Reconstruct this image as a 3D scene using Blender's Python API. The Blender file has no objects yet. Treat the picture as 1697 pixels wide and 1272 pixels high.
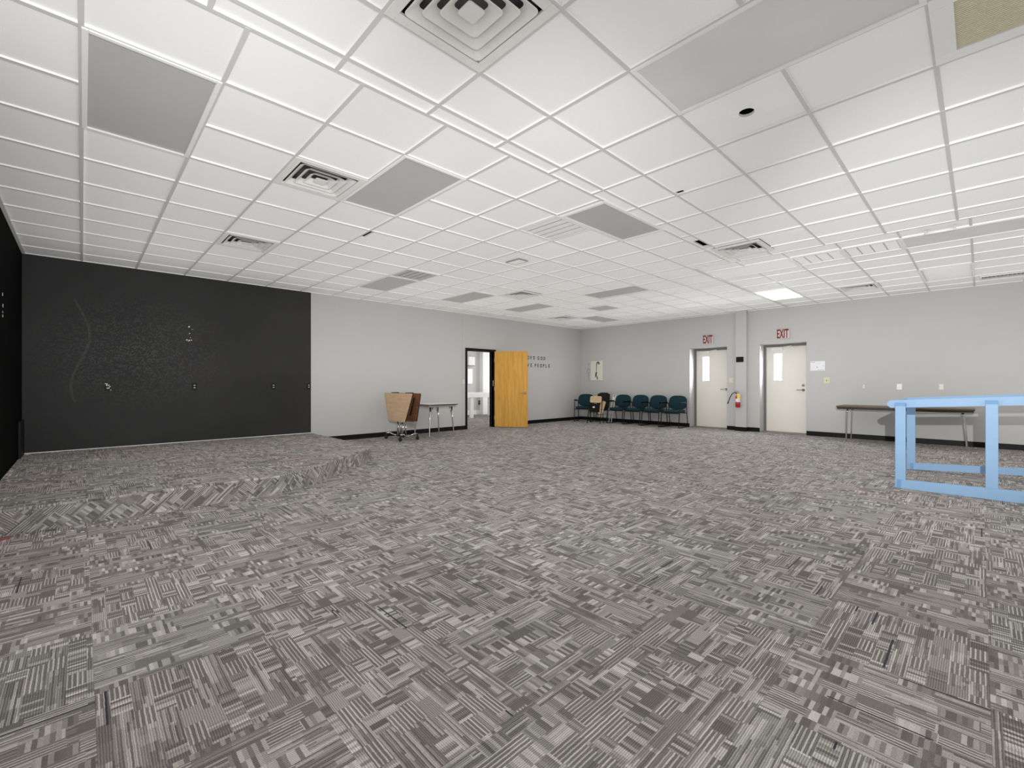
import bpy, bmesh, math, random
from mathutils import Vector, Matrix

random.seed(7)
S = bpy.context.scene
C = S.collection
PI = math.pi
T = 0.6096
CZ = 2.954            # ceiling grid height
XE, YB, XL, YF = 11.85, 9.10, -0.60, -11.0   # exit wall, back wall, left wall, front wall
CAMH = 1.16

# ------------------------------------------------------------------ materials
def nodes_of(m):
    m.use_nodes = True
    nt = m.node_tree
    return nt, nt.nodes['Principled BSDF']

def rgb(c):
    return (c[0], c[1], c[2], 1.0)

def mat(name, col, rough=0.6, metal=0.0, var=0.06, scale=12.0, bump=0.0, bscale=80.0, spec=0.5, emit=None):
    m = bpy.data.materials.new(name)
    nt, b = nodes_of(m)
    tc = nt.nodes.new('ShaderNodeTexCoord')
    nz = nt.nodes.new('ShaderNodeTexNoise')
    nz.inputs['Scale'].default_value = scale
    nz.inputs['Detail'].default_value = 3.0
    nt.links.new(tc.outputs['Object'], nz.inputs['Vector'])
    mx = nt.nodes.new('ShaderNodeMix'); mx.data_type = 'RGBA'
    lo = [max(0, c * (1 - var)) for c in col]; hi = [min(1, c * (1 + var)) for c in col]
    mx.inputs['A'].default_value = rgb(lo); mx.inputs['B'].default_value = rgb(hi)
    nt.links.new(nz.outputs['Fac'], mx.inputs['Factor'])
    nt.links.new(mx.outputs['Result'], b.inputs['Base Color'])
    b.inputs['Roughness'].default_value = rough
    b.inputs['Metallic'].default_value = metal
    b.inputs['Specular IOR Level'].default_value = spec
    if bump:
        n2 = nt.nodes.new('ShaderNodeTexNoise'); n2.inputs['Scale'].default_value = bscale
        n2.inputs['Detail'].default_value = 4.0
        nt.links.new(tc.outputs['Object'], n2.inputs['Vector'])
        bp = nt.nodes.new('ShaderNodeBump'); bp.inputs['Strength'].default_value = bump
        bp.inputs['Distance'].default_value = 0.01
        nt.links.new(n2.outputs['Fac'], bp.inputs['Height'])
        nt.links.new(bp.outputs['Normal'], b.inputs['Normal'])
    if emit:
        b.inputs['Emission Color'].default_value = rgb(emit[0])
        b.inputs['Emission Strength'].default_value = emit[1]
    return m

class NG:
    """small helper for arithmetic node chains"""
    def __init__(self, nt): self.nt = nt
    def _in(self, sock, v):
        if isinstance(v, (int, float)): sock.default_value = v
        else: self.nt.links.new(v, sock)
    def m(self, op, a, b=None, c=None):
        n = self.nt.nodes.new('ShaderNodeMath'); n.operation = op
        self._in(n.inputs[0], a)
        if b is not None: self._in(n.inputs[1], b)
        if c is not None: self._in(n.inputs[2], c)
        return n.outputs[0]
    def xyz(self, x, y, z):
        n = self.nt.nodes.new('ShaderNodeCombineXYZ')
        for s, v in zip(n.inputs, (x, y, z)): self._in(s, v)
        return n.outputs[0]
    def hash(self, x, y, z):
        n = self.nt.nodes.new('ShaderNodeTexWhiteNoise'); n.noise_dimensions = '3D'
        self.nt.links.new(self.xyz(x, y, z), n.inputs['Vector'])
        return n.outputs['Value']
    def mix(self, f, a, b):
        # a + f*(b-a)
        return self.m('ADD', a, self.m('MULTIPLY', f, self.m('SUBTRACT', b, a)))

def carpet(name, mode='floor'):
    m = bpy.data.materials.new(name)
    nt, b = nodes_of(m); g = NG(nt)
    geo = nt.nodes.new('ShaderNodeNewGeometry')
    sp = nt.nodes.new('ShaderNodeSeparateXYZ')
    nt.links.new(geo.outputs['Position'], sp.inputs[0])
    TS = 0.578
    if mode == 'riser':       # carpet tiles laid diamond-wise on the step face
        h = g.m('ADD', g.m('MULTIPLY', sp.outputs['X'], 1.0), g.m('MULTIPLY', sp.outputs['Y'], 0.4))
        px = g.m('MULTIPLY', g.m('ADD', h, sp.outputs['Z']), 0.70711 / TS)
        py = g.m('MULTIPLY', g.m('SUBTRACT', h, sp.outputs['Z']), 0.70711 / TS)
    else:
        px = g.m('DIVIDE', g.m('SUBTRACT', sp.outputs['X'], 1.189 - 20 * TS), TS)
        py = g.m('DIVIDE', g.m('SUBTRACT', sp.outputs['Y'], 1.130 - 20 * TS), TS)
    tx = g.m('FLOOR', px); ty = g.m('FLOOR', py)
    fx = g.m('SUBTRACT', px, tx); fy = g.m('SUBTRACT', py, ty)
    hs = g.hash(tx, ty, 3.3)
    par = g.m('MODULO', g.m('ADD', tx, g.m('ADD', ty, 400.0)), 2.0)
    flip = g.m('GREATER_THAN', hs, 0.86)
    sw = g.m('ABSOLUTE', g.m('SUBTRACT', par, flip))
    wob = nt.nodes.new('ShaderNodeTexNoise'); wob.inputs['Scale'].default_value = 38.0; wob.inputs['Detail'].default_value = 2.0
    nt.links.new(geo.outputs['Position'], wob.inputs['Vector'])
    wb_ = g.m('MULTIPLY_ADD', wob.outputs['Fac'], 0.006, -0.003)
    u = g.m('ADD', g.mix(sw, fx, fy), wb_); v = g.m('ADD', g.mix(sw, fy, fx), wb_)
    ta = g.m('MULTIPLY', tx, 17.31); tb = g.m('MULTIPLY', ty, 23.17)
    # bars running with the rib, irregular widths from two stacked rasters
    b1 = g.m('FLOOR', g.m('MULTIPLY', v, 23.0))
    s1 = g.m('FLOOR', g.m('ADD', g.m('MULTIPLY', u, 2.6), g.m('MULTIPLY', g.hash(ta, tb, b1), 5.0)))
    v1 = g.hash(g.m('ADD', ta, b1), g.m('ADD', tb, s1), 1.7)
    b1w = g.m('FLOOR', g.m('ADD', g.m('MULTIPLY', v, 80.0), hs))
    s1w = g.m('FLOOR', g.m('ADD', g.m('MULTIPLY', u, 2.0), g.m('MULTIPLY', g.hash(tb, ta, b1w), 5.0)))
    v1w = g.hash(g.m('ADD', ta, b1w), g.m('ADD', tb, s1w), 9.1)
    bars = None
    # cross blocks: short rungs across the rib
    b2 = g.m('FLOOR', g.m('ADD', g.m('MULTIPLY', v, 10.0), g.m('MULTIPLY', hs, 0.7)))
    s2 = g.m('FLOOR', g.m('ADD', g.m('MULTIPLY', u, 5.4), g.m('MULTIPLY', g.hash(tb, b2, ta), 5.0)))
    pick = g.hash(g.m('ADD', ta, s2), g.m('ADD', tb, b2), 5.9)
    blk = g.hash(g.m('ADD', ta, s2), g.m('ADD', tb, b2), 21.7)
    bars = g.m('ADD', g.m('MULTIPLY', v1, 0.30), g.m('ADD', g.m('MULTIPLY', v1w, 0.55), g.m('MULTIPLY', blk, 0.15)))
    sty = g.m('LESS_THAN', g.hash(g.m('ADD', ta, s2), g.m('ADD', tb, b2), 31.3), 0.36)
    alt = g.m('MODULO', g.m('FLOOR', g.m('MULTIPLY', v, 80.0)), 2.0)
    bars = g.mix(sty, bars, g.m('ADD', g.m('MULTIPLY', bars, 0.45), g.m('MULTIPLY_ADD', alt, 0.42, 0.07)))
    rung = g.m('FLOOR', g.m('MULTIPLY', u, 42.0))
    v2 = g.hash(g.m('ADD', ta, rung), g.m('ADD', tb, b2), 7.7)
    solid = g.hash(g.m('ADD', ta, s2), g.m('ADD', tb, b2), 11.3)
    v2 = g.m('ADD', g.m('MULTIPLY', v2, 0.72), g.m('MULTIPLY', blk, 0.28))
    is2 = g.m('LESS_THAN', pick, 0.36)
    iss = g.m('GREATER_THAN', pick, 0.94)
    val = g.mix(is2, bars, v2)
    val = g.mix(iss, val, g.m('MULTIPLY_ADD', solid, 0.45, 0.2))
    ramp = nt.nodes.new('ShaderNodeValToRGB')
    cr = ramp.color_ramp
    cr.elements[0].position = 0.0; cr.elements[0].color = (0.110, 0.102, 0.096, 1)
    cr.elements[1].position = 1.0; cr.elements[1].color = (0.54, 0.517, 0.495, 1)
    for p, c in ((0.32, (0.150, 0.140, 0.133)), (0.5, (0.222, 0.210, 0.200)), (0.68, (0.345, 0.329, 0.314))):
        e = cr.elements.new(p); e.color = rgb(c)
    nt.links.new(val, ramp.inputs[0])
    # rib: fine dark grooves along u
    rib = g.m('ABSOLUTE', g.m('SINE', g.m('MULTIPLY', v, PI * 80.0)))
    rib = g.m('MULTIPLY_ADD', g.m('POWER', rib, 0.6), 0.86, 0.42)
    dark = g.m('LESS_THAN', v1w, 0.004)
    # per-tile tint
    tint = nt.nodes.new('ShaderNodeMix'); tint.data_type = 'RGBA'
    tint.inputs['A'].default_value = (1.025, 0.975, 0.97, 1); tint.inputs['B'].default_value = (0.985, 0.995, 0.96, 1)
    nt.links.new(g.hash(ta, tb, 77.0), tint.inputs['Factor'])
    m1 = nt.nodes.new('ShaderNodeMix'); m1.data_type = 'RGBA'; m1.blend_type = 'MULTIPLY'; m1.inputs['Factor'].default_value = 1.0
    nt.links.new(ramp.outputs[0], m1.inputs['A']); nt.links.new(tint.outputs['Result'], m1.inputs['B'])
    m2 = nt.nodes.new('ShaderNodeMix'); m2.data_type = 'RGBA'
    nt.links.new(m1.outputs['Result'], m2.inputs['A']); m2.inputs['B'].default_value = (0.045, 0.048, 0.06, 1)
    nt.links.new(dark, m2.inputs['Factor'])
    vm = nt.nodes.new('ShaderNodeVectorMath'); vm.operation = 'SCALE'
    nt.links.new(m2.outputs['Result'], vm.inputs[0]); nt.links.new(rib, vm.inputs['Scale'])
    # yarn fleck
    nz = nt.nodes.new('ShaderNodeTexNoise'); nz.inputs['Scale'].default_value = 260.0; nz.inputs['Detail'].default_value = 2.0
    nt.links.new(geo.outputs['Position'], nz.inputs['Vector'])
    fl = g.m('MULTIPLY_ADD', nz.outputs['Fac'], 1.1, 0.47)
    # broad soiling
    nz2 = nt.nodes.new('ShaderNodeTexNoise'); nz2.inputs['Scale'].default_value = 0.8; nz2.inputs['Detail'].default_value = 3.0
    nt.links.new(geo.outputs['Position'], nz2.inputs['Vector'])
    so = g.m('MULTIPLY_ADD', nz2.outputs['Fac'], 0.24, 0.88)
    vm2 = nt.nodes.new('ShaderNodeVectorMath'); vm2.operation = 'SCALE'
    nt.links.new(vm.outputs[0], vm2.inputs[0]); nt.links.new(g.m('MULTIPLY', fl, so), vm2.inputs['Scale'])
    nt.links.new(vm2.outputs[0], b.inputs['Base Color'])
    b.inputs['Roughness'].default_value = 0.95
    b.inputs['Specular IOR Level'].default_value = 0.15
    return m

def black_paint():
    m = bpy.data.materials.new('black wall paint')
    nt, b = nodes_of(m); g = NG(nt)
    geo = nt.nodes.new('ShaderNodeNewGeometry')
    n1 = nt.nodes.new('ShaderNodeTexNoise'); n1.inputs['Scale'].default_value = 0.9; n1.inputs['Detail'].default_value = 5.0
    n2 = nt.nodes.new('ShaderNodeTexNoise'); n2.inputs['Scale'].default_value = 45.0; n2.inputs['Detail'].default_value = 4.0
    for n in (n1, n2): nt.links.new(geo.outputs['Position'], n.inputs['Vector'])
    sp = nt.nodes.new('ShaderNodeSeparateXYZ'); nt.links.new(geo.outputs['Position'], sp.inputs[0])
    # chalky scuffed patch left of the middle of the wall
    dx = g.m('MULTIPLY', g.m('SUBTRACT', sp.outputs['X'], 0.65), 0.75)
    dz = g.m('MULTIPLY', g.m('SUBTRACT', sp.outputs['Z'], 1.65), 1.0)
    rr = g.m('SQRT', g.m('ADD', g.m('MULTIPLY', dx, dx), g.m('MULTIPLY', dz, dz)))
    patch = g.m('MAXIMUM', g.m('SUBTRACT', 1.0, rr), 0.0)
    chalk = g.m('MULTIPLY', g.m('MULTIPLY', patch, g.m('GREATER_THAN', n2.outputs['Fac'], 0.53)), 0.030)
    base = g.m('MULTIPLY_ADD', n1.outputs['Fac'], 0.022, 0.016)
    # one long wavy drip streak
    wv = g.m('MULTIPLY_ADD', g.m('SINE', g.m('MULTIPLY', sp.outputs['Z'], 4.2)), 0.10, -0.02)
    st = g.m('LESS_THAN', g.m('ABSOLUTE', g.m('SUBTRACT', sp.outputs['X'], wv)), 0.016)
    st = g.m('MULTIPLY', st, g.m('MULTIPLY', g.m('GREATER_THAN', sp.outputs['Z'], 0.9), g.m('LESS_THAN', sp.outputs['Z'], 2.4)))
    tot = g.m('ADD', g.m('ADD', base, chalk), g.m('MULTIPLY', st, 0.016))
    nt.links.new(g.xyz(g.m('MULTIPLY', tot, 1.0), g.m('MULTIPLY', tot, 0.98), g.m('MULTIPLY', tot, 0.97)), b.inputs['Base Color'])
    b.inputs['Roughness'].default_value = 0.62
    b.inputs['Specular IOR Level'].default_value = 0.35
    bp = nt.nodes.new('ShaderNodeBump'); bp.inputs['Strength'].default_value = 0.12; bp.inputs['Distance'].default_value = 0.01
    nt.links.new(n2.outputs['Fac'], bp.inputs['Height']); nt.links.new(bp.outputs['Normal'], b.inputs['Normal'])
    return m

def tile_mat():
    m = bpy.data.materials.new('acoustic tile')
    nt, b = nodes_of(m); g = NG(nt)
    geo = nt.nodes.new('ShaderNodeNewGeometry')
    n2 = nt.nodes.new('ShaderNodeTexNoise'); n2.inputs['Scale'].default_value = 160.0; n2.inputs['Detail'].default_value = 3.0
    nt.links.new(geo.outputs['Position'], n2.inputs['Vector'])
    r = g.m('MULTIPLY_ADD', geo.outputs['Random Per Island'], 0.04, 0.84)
    r = g.m('MULTIPLY', r, g.m('MULTIPLY_ADD', n2.outputs['Fac'], 0.10, 0.95))
    nt.links.new(g.xyz(r, r, g.m('MULTIPLY', r, 0.99)), b.inputs['Base Color'])
    b.inputs['Roughness'].default_value = 0.9
    b.inputs['Specular IOR Level'].default_value = 0.2
    return m

def wood(name, c1, c2, scale=3.0, axis='Z', rough=0.4):
    m = bpy.data.materials.new(name)
    nt, b = nodes_of(m)
    tc = nt.nodes.new('ShaderNodeTexCoord'); mp = nt.nodes.new('ShaderNodeMapping')
    s = {'Z': (9, 9, 0.8), 'X': (0.8, 9, 9), 'Y': (9, 0.8, 9)}[axis]
    mp.inputs['Scale'].default_value = s
    nt.links.new(tc.outputs['Object'], mp.inputs['Vector'])
    n = nt.nodes.new('ShaderNodeTexNoise'); n.inputs['Scale'].default_value = scale; n.inputs['Detail'].default_value = 6; n.inputs['Distortion'].default_value = 0.6
    nt.links.new(mp.outputs[0], n.inputs['Vector'])
    r = nt.nodes.new('ShaderNodeValToRGB')
    r.color_ramp.elements[0].position = 0.3; r.color_ramp.elements[0].color = rgb(c1)
    r.color_ramp.elements[1].position = 0.72; r.color_ramp.elements[1].color = rgb(c2)
    nt.links.new(n.outputs['Fac'], r.inputs[0]); nt.links.new(r.outputs[0], b.inputs['Base Color'])
    b.inputs['Roughness'].default_value = rough
    return m

def glass_mat():
    m = bpy.data.materials.new('clear pane')
    nt, b = nodes_of(m)
    tr = nt.nodes.new('ShaderNodeBsdfTransparent'); gl = nt.nodes.new('ShaderNodeBsdfGlossy'); gl.inputs['Roughness'].default_value = 0.02
    mx = nt.nodes.new('ShaderNodeMixShader'); mx.inputs[0].default_value = 0.06
    nt.links.new(tr.outputs[0], mx.inputs[1]); nt.links.new(gl.outputs[0], mx.inputs[2])
    nt.links.new(mx.outputs[0], nt.nodes['Material Output'].inputs['Surface'])
    return m

M = {}
M['carpet'] = carpet('patterned carpet tile')
M['blackshade'] = mat('shade-darkened black wall paint', (0.004, 0.004, 0.004), 0.9, var=0.2, spec=0.04)  # left wall's black, darkened so the colour carries the shade of grazing flash
M['riser'] = carpet('diamond laid carpet', 'riser')
M['wall'] = mat('light grey wall paint', (0.505, 0.502, 0.490), 0.7, var=0.025, scale=1.5, bump=0.06, bscale=60)
M['wallwhite'] = mat('white wall paint', (0.56, 0.545, 0.52), 0.7, var=0.02, scale=2)
M['black'] = black_paint()
M['tile'] = tile_mat()
M['maintee'] = mat('shade-grey ceiling tee', (0.58, 0.58, 0.57), 0.5, var=0.03)
M['crosstee'] = mat('white ceiling tee', (0.90, 0.90, 0.89), 0.5, var=0.02)
M['dark'] = mat('dark void', (0.01, 0.01, 0.01), 0.9)
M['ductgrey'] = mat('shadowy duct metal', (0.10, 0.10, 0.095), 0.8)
M['base'] = mat('black vinyl base', (0.006, 0.006, 0.006), 0.5, var=0.1, spec=0.25)
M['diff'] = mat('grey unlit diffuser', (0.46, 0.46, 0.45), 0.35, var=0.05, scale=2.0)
M['diffwhite'] = mat('pale diffuser', (0.92, 0.92, 0.91), 0.75, var=0.03, scale=2.0)
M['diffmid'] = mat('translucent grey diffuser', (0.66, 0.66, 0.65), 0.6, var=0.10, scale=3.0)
M['lit'] = mat('lit diffuser', (0.9, 0.9, 0.9), 0.4, emit=((1, 1, 0.98), 2.2))
M['rim'] = mat('white fixture rim', (0.80, 0.80, 0.79), 0.4, var=0.02)
M['vent'] = mat('white diffuser metal', (0.72, 0.71, 0.69), 0.6, var=0.06, scale=20, spec=0.15)
M['filter'] = mat('beige filter pleat', (0.62, 0.58, 0.42), 0.8, var=0.15, scale=40)
M['chrome'] = mat('chrome tube', (0.72, 0.72, 0.72), 0.18, metal=1.0, var=0.05)
M['steel'] = mat('dull steel', (0.55, 0.54, 0.52), 0.35, metal=1.0, var=0.08)
M['blue'] = mat('sky blue paint on lumber', (0.205, 0.345, 0.525), 0.5, var=0.06, scale=8, bump=0.08, bscale=30)
M['bluedark'] = mat('bluer unprimed lumber end', (0.13, 0.27, 0.46), 0.6, var=0.08, scale=20)
M['teal'] = mat('dark teal upholstery', (0.010, 0.036, 0.048), 0.85, var=0.25, scale=90, bump=0.2, bscale=300, spec=0.25)
M['blackmetal'] = mat('black painted steel', (0.006, 0.006, 0.006), 0.4, var=0.1, spec=0.3)
M['blackplastic'] = mat('black plastic', (0.008, 0.008, 0.008), 0.5, var=0.15, spec=0.3)
M['maple'] = wood('honey maple veneer', (0.57, 0.285, 0.05), (0.75, 0.41, 0.08), 2.2, 'Z', 0.45)
M['oak'] = wood('light oak laminate', (0.50, 0.325, 0.195), (0.62, 0.43, 0.27), 3.0, 'Y', 0.5)
M['brownwood'] = wood('brown wood underside', (0.20, 0.085, 0.03), (0.29, 0.13, 0.05), 3.0, 'Y', 0.55)
M['walnut'] = wood('dark walnut laminate', (0.07, 0.045, 0.03), (0.13, 0.085, 0.06), 3.0, 'Y', 0.4)
M['edge'] = mat('black edge banding', (0.02, 0.018, 0.016), 0.5)
M['greytop'] = mat('pale grey laminate', (0.55, 0.55, 0.54), 0.4, var=0.04)
M['cream'] = mat('cream door paint', (0.80, 0.775, 0.715), 0.45, var=0.03, scale=3)
M['frame'] = mat('grey door frame paint', (0.17, 0.165, 0.155), 0.5, var=0.05)
M['ivory'] = mat('ivory plastic', (0.66, 0.63, 0.48), 0.4, var=0.03)
M['white'] = mat('white plastic', (0.84, 0.84, 0.83), 0.4, var=0.02)
M['paper'] = mat('white paper', (0.80, 0.80, 0.82), 0.8, var=0.02)
M['panel'] = mat('cream board', (0.70, 0.68, 0.60), 0.6, var=0.05, scale=6)
M['greyink'] = mat('grey print', (0.33, 0.33, 0.33), 0.7)
M['ink'] = mat('dark lettering', (0.05, 0.05, 0.05), 0.7)
M['exitred'] = mat('exit red', (0.17, 0.012, 0.014), 0.5)
M['exitface'] = mat('exit sign face', (0.60, 0.53, 0.515), 0.5, var=0.02)
M['red'] = mat('extinguisher red', (0.40, 0.012, 0.02), 0.3)
M['labelwhite'] = mat('pale label', (0.78, 0.70, 0.70), 0.5)
M['yellow'] = mat('yellow tag', (0.80, 0.60, 0.16), 0.6, var=0.08, scale=40)
M['rubber'] = mat('black rubber', (0.015, 0.015, 0.015), 0.7)
M['tan'] = mat('tan board', (0.55, 0.41, 0.25), 0.6, var=0.1, scale=25)
M['chip'] = mat('bare white plaster', (0.75, 0.74, 0.71), 0.8)
M['brass'] = mat('oxidised threshold', (0.22, 0.19, 0.15), 0.6, var=0.15, scale=30)
M['glass'] = glass_mat()
M['orange'] = mat('orange sticker', (0.75, 0.25, 0.03), 0.6)

# ------------------------------------------------------------------ mesh builder
class MB:
    def __init__(self):
        self.bm = bmesh.new()
    def _merge(self, bm2, mi=0):
        for f in bm2.faces: f.material_index = mi
        me = bpy.data.meshes.new('tmp'); bm2.to_mesh(me); bm2.free()
        self.bm.from_mesh(me); bpy.data.meshes.remove(me)
        return self
    def box(self, lo, hi, bev=0.0, seg=2, mi=0, mx=None):
        b = bmesh.new()
        bmesh.ops.create_cube(b, size=1.0)
        c = [(l + h) / 2 for l, h in zip(lo, hi)]; s = [abs(h - l) for l, h in zip(lo, hi)]
        for v in b.verts: v.co = Vector((v.co.x * s[0] + c[0], v.co.y * s[1] + c[1], v.co.z * s[2] + c[2]))
        if bev:
            bmesh.ops.bevel(b, geom=b.edges[:], offset=min(bev, min(s) * 0.45), segments=seg, profile=0.6, affect='EDGES')
        if mx: bmesh.ops.transform(b, matrix=mx, verts=b.verts[:])
        return self._merge(b, mi)
    def beam(self, p0, p1, w, h, up=(0, 0, 1), bev=0.0, mi=0):
        p0, p1 = Vector(p0), Vector(p1)
        d = (p1 - p0); L = d.length; d.normalize()
        up = Vector(up)
        if abs(d.dot(up)) > 0.99: up = Vector((1, 0, 0))
        s = d.cross(up).normalized(); u = s.cross(d).normalized()
        mx = Matrix(((d.x, s.x, u.x, p0.x), (d.y, s.y, u.y, p0.y), (d.z, s.z, u.z, p0.z), (0, 0, 0, 1)))
        return self.box((0, -w / 2, -h / 2), (L, w / 2, h / 2), bev, 2, mi, mx)
    def tube(self, pts, r, n=10, mi=0, cap=True, closed=False):
        b = bmesh.new()
        P = [Vector(p) for p in pts]
        rings = []
        prev = None
        for i, p in enumerate(P):
            if closed:
                t = (P[(i + 1) % len(P)] - P[i - 1]).normalized()
            elif i == 0: t = (P[1] - p).normalized()
            elif i == len(P) - 1: t = (p - P[i - 1]).normalized()
            else: t = ((P[i + 1] - p).normalized() + (p - P[i - 1]).normalized()).normalized()
            if prev is None:
                a = Vector((0, 0, 1)) if abs(t.z) < 0.9 else Vector((1, 0, 0))
                x = t.cross(a).normalized()
            else:
                x = (prev - t * prev.dot(t)).normalized()
            prev = x
            y = t.cross(x)
            rr = r[i] if isinstance(r, (list, tuple)) else r
            rings.append([b.verts.new(p + x * math.cos(2 * PI * k / n) * rr + y * math.sin(2 * PI * k / n) * rr) for k in range(n)])
        m = len(rings)
        for i in range(m if closed else m - 1):
            A, B2 = rings[i], rings[(i + 1) % m]
            for k in range(n):
                b.faces.new((A[k], A[(k + 1) % n], B2[(k + 1) % n], B2[k])).smooth = True
        if cap and not closed:
            b.faces.new(rings[0][::-1]); b.faces.new(rings[-1])
        return self._merge(b, mi)
    def lathe(self, prof, center=(0, 0, 0), n=24, mi=0, mx=None):
        b = bmesh.new(); rings = []
        for r, z in prof:
            rings.append([b.verts.new((max(r, 1e-4) * math.cos(2 * PI * k / n), max(r, 1e-4) * math.sin(2 * PI * k / n), z)) for k in range(n)])
        for A, B2 in zip(rings, rings[1:]):
            for k in range(n):
                b.faces.new((A[k], A[(k + 1) % n], B2[(k + 1) % n], B2[k])).smooth = True
        b.faces.new(rings[0][::-1]); b.faces.new(rings[-1])
        mt = Matrix.Translation(center)
        if mx: mt = mt @ mx
        bmesh.ops.transform(b, matrix=mt, verts=b.verts[:])
        return self._merge(b, mi)
    def prism(self, poly, z0, z1, bev=0.0, mi=0, mx=None, smooth=False):
        b = bmesh.new()
        lo = [b.verts.new((x, y, z0)) for x, y in poly]; hi = [b.verts.new((x, y, z1)) for x, y in poly]
        n = len(poly)
        b.faces.new(lo[::-1]); b.faces.new(hi)
        for k in range(n): b.faces.new((lo[k], lo[(k + 1) % n], hi[(k + 1) % n], hi[k]))
        bmesh.ops.recalc_face_normals(b, faces=b.faces[:])
        if bev:
            es = [e for e in b.edges if abs(e.verts[0].co.z - e.verts[1].co.z) < 1e-6]
            bmesh.ops.bevel(b, geom=es, offset=bev, segments=3, profile=0.5, affect='EDGES')
        if mx: bmesh.ops.transform(b, matrix=mx, verts=b.verts[:])
        if smooth:
            for f in b.faces: f.smooth = True
        return self._merge(b, mi)
    def poly(self, pts, mi=0):
        vs = [self.bm.verts.new(p) for p in pts]
        f = self.bm.faces.new(vs); f.material_index = mi
        return self
    def build(self, name, mats, parent=None, loc=None, rot=None):
        me = bpy.data.meshes.new(name)
        self.bm.to_mesh(me); self.bm.free()
        for m in (mats if isinstance(mats, (list, tuple)) else [mats]): me.materials.append(m)
        o = bpy.data.objects.new(name, me); C.objects.link(o)
        if parent: o.parent = parent
        if loc: o.location = loc
        if rot: o.rotation_euler = rot
        return o

def rrect(w, h, r, n=6, cx=0, cy=0):
    out = []
    for sx, sy, a0 in ((1, 1, 0), (-1, 1, 90), (-1, -1, 180), (1, -1, 270)):
        for k in range(n + 1):
            a = math.radians(a0 + 90 * k / n)
            out.append((cx + sx * (w / 2 - r) + r * math.cos(a), cy + sy * (h / 2 - r) + r * math.sin(a)))
    return out

def superel(w, h, e, n=40):
    out = []
    for k in range(n):
        a = 2 * PI * k / n
        c, s = math.cos(a), math.sin(a)
        out.append((w / 2 * math.copysign(abs(c) ** (2 / e), c), h / 2 * math.copysign(abs(s) ** (2 / e), s)))
    return out

def thing(name, label, cat, loc=(0, 0, 0), rz=0.0, group=None):
    o = bpy.data.objects.new(name, None); C.objects.link(o)
    o.empty_display_size = 0.1
    o.location = loc; o.rotation_euler = (0, 0, rz)
    tag(o, label, cat, group)
    return o
def tag(o, label, cat, group=None, kind=None):
    o['label'] = label; o['category'] = cat
    if group: o['group'] = group
    if kind: o['kind'] = kind
    return o
def struct(o, label=None):
    o['kind'] = 'structure'
    if label: o['label'] = label
    return o
def copy_tree(o, parent=None):
    c = o.copy(); C.objects.link(c)
    if parent: c.parent = parent
    for ch in list(o.children): copy_tree(ch, c)
    return c

RW = Matrix(((0, 0, -1, 0), (-1, 0, 0, 0), (0, 1, 0, 0), (0, 0, 0, 1)))   # local (right, up, out) -> exit wall
BW = Matrix(((1, 0, 0, 0), (0, 0, -1, 0), (0, 1, 0, 0), (0, 0, 0, 1)))    # local (right, up, out) -> back wall
def on_exit(y, z, x=XE): return Matrix.Translation((x, y, z)) @ RW
def on_back(x, z, y=YB): return Matrix.Translation((x, y, z)) @ BW

def text_mesh(name, s, size, extr, m, parent=None, mx=None, bold=0.0, sx=1.0):
    cu = bpy.data.curves.new('t', 'FONT'); cu.body = s; cu.size = size; cu.extrude = extr; cu.offset = bold
    cu.align_x = 'CENTER'; cu.align_y = 'CENTER'
    to = bpy.data.objects.new('t', cu); C.objects.link(to)
    dg = bpy.context.evaluated_depsgraph_get()
    me = bpy.data.meshes.new_from_object(to.evaluated_get(dg))
    bpy.data.objects.remove(to); bpy.data.curves.remove(cu)
    me.transform(Matrix.Diagonal((sx, 1, 1, 1)))
    me.materials.clear(); me.materials.append(m)
    o = bpy.data.objects.new(name, me); C.objects.link(o)
    if parent: o.parent = parent
    if mx is not None: o.matrix_local = mx
    return o

# ------------------------------------------------------------------ shell
fl = MB().box((XL - 0.2, YF - 0.2, -0.12), (14.2, 13.6, 0.0)).build('floor', M['carpet']); struct(fl)
TOP = 3.40
w = MB()
w.box((XL - 0.2, YB, 0), (3.245, YB + 0.15, TOP), mi=1)
w.box((3.245, YB, 0), (7.12, YB + 0.15, TOP))
w.box((8.03, YB, 0), (XE + 0.42, YB + 0.15, TOP))
w.box((7.12, YB, 2.035), (8.03, YB + 0.15, TOP))
wb = struct(w.build('wall_back', [M['wall'], M['black']]))
MB().box((6.957, YB - 0.004, 0.1), (6.977, YB, CZ)).build('seam_batten', M['wall'], wb)
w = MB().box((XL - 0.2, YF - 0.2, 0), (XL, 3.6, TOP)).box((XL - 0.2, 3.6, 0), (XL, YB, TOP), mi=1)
wl = struct(w.build('wall_left', [M['wall'], M['blackshade']]))
# exit wall with two deep door recesses
D1 = (4.456, 5.430); D2 = (2.722, 3.692); DH = 2.118
XO = XE + 0.42
w = MB()
w.box((XE, YF - 0.2, 0), (XO, D2[0], TOP)).box((XE, D2[1], 0), (XO, D1[0], TOP)).box((XE, D1[1], 0), (XO, YB + 0.15, TOP))
w.box((XE, D2[0], DH), (XO, D2[1], TOP)).box((XE, D1[0], DH), (XO, D1[1], TOP))
wr = struct(w.build('wall_right', M['wall']))
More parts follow.
